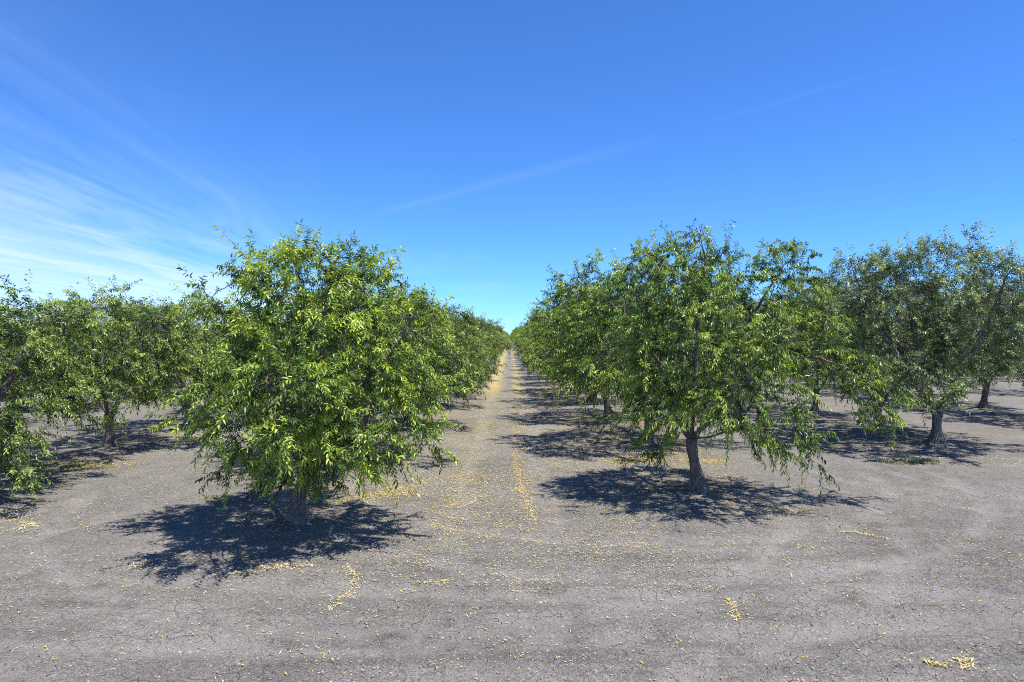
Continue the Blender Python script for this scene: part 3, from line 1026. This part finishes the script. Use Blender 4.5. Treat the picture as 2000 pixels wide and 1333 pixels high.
def build_litter():
    rg = np.random.default_rng(77)
    clump = lambda x, y, s: np.clip((fbm(x * 1.3, y * 1.3, 3, s) - 0.40) * 5, 0, 1)

    def row_d(x, y):
        d = np.zeros_like(x)
        for xr in ROW_LX[:3] + ROW_RX[:3]:
            d = np.maximum(d, np.exp(-(np.abs(x - xr) / 1.9) ** 4))
        st = 12.5 + 0.45 * np.maximum(np.abs(x) - 4, 0)
        return d * np.clip((y - st) / 1.5, 0, 1) * (0.18 + 0.9 * clump(x, y, 30))

    def lane_d(x, y):
        a = np.exp(-((x + 1.05) / 0.55) ** 2) + 0.9 * np.exp(-((x - 0.35) / 0.20) ** 2) + 0.22 * (np.abs(x) < 2.3)
        return a * np.clip((y - 9.5) / 5, 0, 1) * (0.3 + 0.9 * clump(x, y * 0.6, 40))

    # under the rows
    pts = np.vstack([sample(70000, -7, 7.5, 12.5, 30, lambda x, y: row_d(x, y), rg),
                     sample(90000, -24, 26, 13, 46, lambda x, y: row_d(x, y), rg)])
    litter_object('fallen_leaves', pts, 0.050, 0.0085, np.clip(rg.normal(0.48, 0.2, len(pts)), 0, 1), 1, 'yellow fallen leaves strewn beneath the rows of almond trees')
    # along the lane
    pts = sample(80000, -2.6, 2.6, 10, 46, lane_d, rg)
    litter_object('fallen_leaves', pts, 0.046, 0.008, np.clip(rg.normal(0.62, 0.22, len(pts)), 0, 1), 2, 'yellow fallen leaves lying in bands along the lane')
    # pale crumbs of husk everywhere
    pts = np.vstack([sample(26000, -10, 10, 6, 18, lambda x, y: 0.10 + 0.75 * np.clip((fbm(x * 0.45, y * 0.45, 3, 60) - 0.36) * 4, 0, 1) * (0.25 + 0.75 * np.clip((y - 7) / 6, 0, 1)), rg),
                     sample(42000, -2.8, 2.8, 9, 34, lambda x, y: 0.25 + 0.9 * clump(x * 0.8, y * 0.35, 70), rg),
                     sample(26000, -22, 24, 14, 34, lambda x, y: 0.6 + 0 * x, rg)])
    litter_object('husk_crumbs', pts, 0.028, 0.006, np.clip(rg.normal(0.88, 0.13, len(pts)), 0, 1), 3, 'pale husk crumbs sprinkled over the grey soil', category='husks')
    # single leaves and little knots of leaves on the headland
    c = np.stack([rg.uniform(-8.5, 8.5, 420), rg.uniform(6.2, 13.0, 420)], 1)
    c = c[rg.random(len(c)) < 0.35 + 0.65 * (c[:, 0] > -2.5)]
    m = rg.integers(1, 11, len(c))
    kn = np.repeat(c, m, 0)
    an = np.repeat(rg.random(len(c)) * 3.14, m)
    off = rg.normal(size=(len(kn), 2)) * np.array([0.12, 0.035])
    kn = kn + np.stack([off[:, 0] * np.cos(an) - off[:, 1] * np.sin(an), off[:, 0] * np.sin(an) + off[:, 1] * np.cos(an)], 1)
    sg = np.stack([rg.uniform(-9, 9, 1500), rg.uniform(6, 14, 1500)], 1)
    pts = np.vstack([kn, sg])
    litter_object('fallen_leaves', pts, 0.042, 0.0072, np.clip(rg.normal(0.58, 0.25, len(pts)), 0, 1), 4, 'scattered knots of yellow leaves on the open soil in front', 0.3)

    # drifts that stand out one by one
    def drift(poly, n, wid, label, seed, tmean=0.6, length=0.037):
        p = np.array([inv(*q) for q in poly])
        seg = np.linalg.norm(np.diff(p, axis=0), axis=1)
        cum = np.concatenate([[0], np.cumsum(seg)])
        s = rg.random(n) * cum[-1]
        xy = np.stack([np.interp(s, cum, p[:, 0]), np.interp(s, cum, p[:, 1])], 1)
        w = wid * (0.35 + 1.2 * vnoise(s * 2.2, s * 0, seed))
        xy = xy + rg.standard_t(3.0, size=(n, 2)) * w[:, None] * 0.62
        litter_object('leaf_drift', xy, length, 0.0072, np.clip(rg.normal(tmean + 0.06, 0.2, n), 0, 1), seed, label, 0.3)

    drift([(1005, 885), (1018, 950), (1032, 985), (1046, 1018)], 1200, 0.075, 'narrow streak of yellow leaves in the right wheel track of the lane', 301)
    drift([(1005, 955), (1022, 962)], 180, 0.14, 'thick heap of yellow leaves at the bend of the wheel-track streak', 302)
    drift([(1650, 1039), (1700, 1046), (1738, 1053)], 230, 0.05, 'short yellow leaf streak on bare soil right of the tall front tree', 303, 0.7)
    drift([(690, 978), (760, 965), (830, 945)], 1100, 0.34, 'bright yellow leaf patch behind the front left tree', 304)
    drift([(740, 972), (822, 966)], 500, 0.16, 'dense golden edge of the leaf patch behind the front left tree', 305)
    drift([(1195, 905), (1290, 900), (1430, 905)], 3200, 0.55, 'wide ochre leaf bed behind the front right trunk', 306, 0.5)
    drift([(0, 1000), (30, 1020), (70, 1028), (0, 1042)], 700, 0.20, 'pale yellow leaf bed at the left picture edge', 307, 0.78)
    drift([(455, 1122), (520, 1112), (610, 1106)], 420, 0.10, 'pale leaf drift at the near edge of the front left shadow', 308, 0.85)
    drift([(255, 1108), (290, 1098)], 130, 0.09, 'small pale straw-coloured patch left of the front left shadow', 309, 0.85)
    drift([(675, 1108), (697, 1130), (690, 1150), (662, 1172), (640, 1196)], 260, 0.04, 'crooked thread of yellow leaves caught in a crack below the left tree', 310, 0.7)
    drift([(812, 1143), (840, 1142), (876, 1136)], 90, 0.03, 'short thread of yellow leaves left of the lane mouth', 311)
    drift([(870, 992), (895, 985)], 90, 0.06, 'little yellow leaf clump beside the lane, right of the left shadow', 312)
    drift([(1505, 1000), (1560, 996)], 220, 0.10, 'ochre leaf patch at the front tip of the right tree shadow', 313)
    drift([(1420, 1170), (1436, 1190), (1440, 1215)], 120, 0.05, 'yellow leaf cluster on cracked soil in the right foreground', 314, 0.65)
    drift([(1810, 1296), (1850, 1304)], 70, 0.03, 'curled yellow leaf bundle near the bottom right corner', 315, 0.6, 0.055)
    drift([(1875, 1296), (1898, 1292), (1890, 1310)], 80, 0.03, 'hooked yellow leaf bundle nearest the bottom right corner', 316, 0.65, 0.055)
    drift([(1040, 775), (1090, 770)], 160, 0.25, 'distant yellow-green leaf patch under the right row', 317, 0.6)
    drift([(1140, 862), (1215, 856)], 900, 0.45, 'golden leaf patch by the second trunk of the right row', 319, 0.5)
    drift([(1120, 823), (1190, 818)], 900, 0.5, 'golden leaf patch by the third trunk of the right row', 320, 0.5)
    drift([(110, 920), (190, 912), (275, 905)], 1300, 0.40, 'yellow leaf bed below the bare dark trunk on the left', 321, 0.6)
    drift([(290, 862), (360, 852), (430, 856)], 1500, 0.5, 'yellow leaf bed between the left rows behind the front left tree', 322, 0.6)
    drift([(1730, 900), (1860, 897), (1990, 902)], 700, 0.35, 'straw-coloured leaf bed before the pale-trunked right tree', 323, 0.8)
    drift([(640, 790), (860, 806), (900, 800)][1:], 300, 0.35, 'orange-yellow leaf patch at the left edge of the lane', 318, 0.35)


build_litter()


def build_clods():
    """loose crumbs of soil on the headland"""
    rg = np.random.default_rng(9)
    n = 26000
    y = 6.0 + 12.0 * rg.random(n) ** 1.6
    x = (rg.random(n) * 2 - 1) * y * 0.82
    s = np.clip(rg.lognormal(-5.0, 0.38, n), 0.003, 0.022)
    z = ground_z(x, y)
    c = np.stack([x, y, z + s * 0.2], 1)
    base = np.array([(1, 0, 0), (-1, 0, 0), (0, 1, 0), (0, -1, 0), (0, 0, 0.8), (0, 0, -0.6)], float)
    V = c[:, None, :] + s[:, None, None] * (base[None] * rg.uniform(0.6, 1.4, (n, 6, 1)) + rg.normal(size=(n, 6, 3)) * 0.22)
    f = np.array([(0, 2, 4), (2, 1, 4), (1, 3, 4), (3, 0, 4), (2, 0, 5), (1, 2, 5), (3, 1, 5), (0, 3, 5)])
    polys = (np.arange(n)[:, None, None] * 6 + f[None]).reshape(-1, 3)
    me = make_mesh('soil_clods', V.reshape(-1, 3), [polys], np.repeat(rg.random(n), 6), [CLOD])
    link('soil_clods', me, kind='stuff', label='small loose crumbs of grey soil on the headland', category='soil')


build_clods()


def weed_patch(cx, cy, rx, ry, n, h, tm, seed, label):
    rg = np.random.default_rng(seed)
    a = rg.random(n) * 6.28
    r = np.sqrt(rg.random(n))
    x = cx + np.cos(a) * r * rx
    y = cy + np.sin(a) * r * ry
    z = ground_z(x, y)
    b = np.stack([x, y, z - 0.005], 1)
    d = unit(np.stack([rg.normal(0, 0.6, n), rg.normal(0, 0.6, n), np.ones(n)], 1))
    s = unit(np.cross(d, rg.normal(size=(n, 3))))
    L = h * rg.uniform(0.4, 1.3, n)
    w = 0.008
    c = lambda v: v[:, None]
    V = np.stack([b - s * w, b + s * w, b + d * c(L * 0.6) + s * w, b + d * c(L) + np.stack([d[:, 0], d[:, 1], -0.3 * np.ones(n)], 1) * c(L * 0.3), b + d * c(L * 0.6) - s * w], 1)
    polys = np.arange(n)[:, None] * 5 + np.array([[0, 1, 2, 3, 4]])
    me = make_mesh('weed_patch', V.reshape(-1, 3), [polys], np.repeat(np.clip(rg.normal(tm, 0.2, n), 0, 1), 5), [WEED])
    link('weed_patch', me, kind='stuff', label=label, category='weeds')


weed_patch(*inv(135, 915), 1.1, 0.7, 420, 0.09, 0.75, 1, 'low yellowing weeds under the leftmost tree')
weed_patch(*inv(1775, 903), 0.9, 0.5, 320, 0.08, 0.75, 2, 'thin yellow-green weeds in front of the pale-trunked right tree')
weed_patch(*inv(1065, 774), 1.0, 1.1, 420, 0.10, 0.45, 3, 'green weeds on the sunlit strip under the right row')
weed_patch(*inv(1100, 790), 0.9, 0.7, 260, 0.10, 0.5, 4, 'second smaller green weed strip nearer along the right row')
weed_patch(*inv(1235, 905), 0.5, 0.3, 120, 0.10, 0.5, 5, 'sprig of green weeds left of the front right trunk')
weed_patch(*inv(420, 975), 0.25, 0.15, 40, 0.14, 0.8, 6, 'dry weed tuft at the left edge of the front left shadow')


def twig(p, q, r, label, seed, forks=2):
    rg = np.random.default_rng(seed)
    (x0, y0), (x1, y1) = p, q
    n = 9
    s = np.linspace(0, 1, n)
    path = np.stack([x0 + (x1 - x0) * s, y0 + (y1 - y0) * s, s * 0], 1)
    path[:, :2] += np.cumsum(rg.normal(0, 0.02, (n, 2)), 0)
    path[:, 2] = ground_z(path[:, 0], path[:, 1]) + r * 0.9 + 0.03 * np.sin(s * 3.1)
    parts = [tube(path, r * (1 - 0.65 * s), 6, rg, 0.2)]
    L = math.hypot(x1 - x0, y1 - y0)
    for k in range(forks):
        i = 3 + 2 * k
        an = math.atan2(y1 - y0, x1 - x0) + (0.7 if k % 2 else -0.7)
        m = np.linspace(0, 1, 5)
        pa = path[i] + np.stack([np.cos(an) * m * L * 0.3, np.sin(an) * m * L * 0.3, 0.03 * m], 1)
        parts.append(tube(pa, r * 0.55 * (1 - 0.6 * m), 5, rg, 0.2))
    v, f = join_parts(parts)
    link('fallen_twig', make_mesh('fallen_twig', v, [f], mats=[BARK], smooth=True), label=label, category='twig')


twig(inv(572, 1012), inv(533, 1062), 0.020, 'grey fallen stick slanting from the foot of the front left trunk', 1)
twig(inv(1106, 997), inv(1142, 1007), 0.012, 'thin brown twig lying left of the right tree shadow', 2, 1)
twig(inv(1402, 955), inv(1432, 985), 0.014, 'bent grey twig beside the foot of the front right trunk', 3)


# ------------------------------------------------------------------ the bird in the sky
def bird(px, py, dist, span, label):
    m = bpy.data.materials.new('dark_plumage')
    m.use_nodes = True
    t = NT(m.node_tree)
    tc = t.n('ShaderNodeTexCoord')
    c = t.ramp(t.noise(tc.outputs['Object'], 30, 3), [(0.3, (0.010, 0.010, 0.012)), (0.7, (0.035, 0.032, 0.032))])
    p = t.n('ShaderNodeBsdfPrincipled')
    t.link(c, p.inputs['Base Color'])
    p.inputs['Roughness'].default_value = 0.7
    o = t.n('ShaderNodeOutputMaterial')
    t.link(p.outputs[0], o.inputs[0])
    root = link('bird', None, label=label, category='bird')
    root.location = ((px - 1000) / 1333 * dist, dist, CAM_H + (655 - py) / 1333 * dist)
    root.rotation_euler = (R(8), R(-10), R(75))
    L = span * 0.48
    s = np.linspace(0, 1, 9)
    path = np.stack([0 * s, (s - 0.45) * L, 0.03 * L * np.sin(s * 3.1)], 1)
    rad = L * np.array([0.012, 0.05, 0.09, 0.12, 0.125, 0.11, 0.085, 0.08, 0.02])
    v, q = tube(path, rad, 10, np.random.default_rng(1))
    link('body', make_mesh('body', v, [q], mats=[m], smooth=True), root)
    for sg in (-1, 1):
        us = np.linspace(0, 1, 6)
        lead = np.stack([sg * us * span * 0.5, 0.10 * L + 0.10 * L * np.sin(us * 3.1) - 0.18 * L * us ** 2, 0.18 * span * us - 0.10 * span * us ** 2], 1)
        ch = L * np.array([0.30, 0.32, 0.30, 0.25, 0.17, 0.04])
        trail_ = lead - np.stack([0 * ch, ch, 0.06 * ch], 1)
        top = np.vstack([lead, trail_])
        bot = top - np.array([0, 0, 0.012 * span])
        V = np.vstack([top, bot])
        k = np.arange(5)
        F = np.vstack([np.stack([k, k + 1, k + 7, k + 6], 1), np.stack([k + 12, k + 18, k + 19, k + 13], 1),
                       np.stack([k, k + 12, k + 13, k + 1], 1), np.stack([k + 6, k + 7, k + 19, k + 18], 1),
                       np.array([[0, 6, 18, 12], [5, 17, 23, 11]])])
        link('wing', make_mesh('wing', V, [F], mats=[m], smooth=True), root)
    V = np.array([(-0.03, -0.40, 0.01), (0.03, -0.40, 0.01), (0.10, -0.68, 0), (0, -0.62, 0), (-0.10, -0.68, 0),
                  (-0.03, -0.40, -0.02), (0.03, -0.40, -0.02), (0.10, -0.68, -0.02), (0, -0.62, -0.02), (-0.10, -0.68, -0.02)]) * np.array([L, L, L])
    F5 = np.array([[0, 1, 2, 3, 4], [9, 8, 7, 6, 5]])
    F4 = np.array([[i, i + 5, (i + 1) % 5 + 5, (i + 1) % 5] for i in range(5)])
    link('tail', make_mesh('tail', V, [F5, F4], mats=[m]), root)


bird(1983, 274, 60, 0.42, 'tiny dark bird in flight near the right edge of the blue sky')
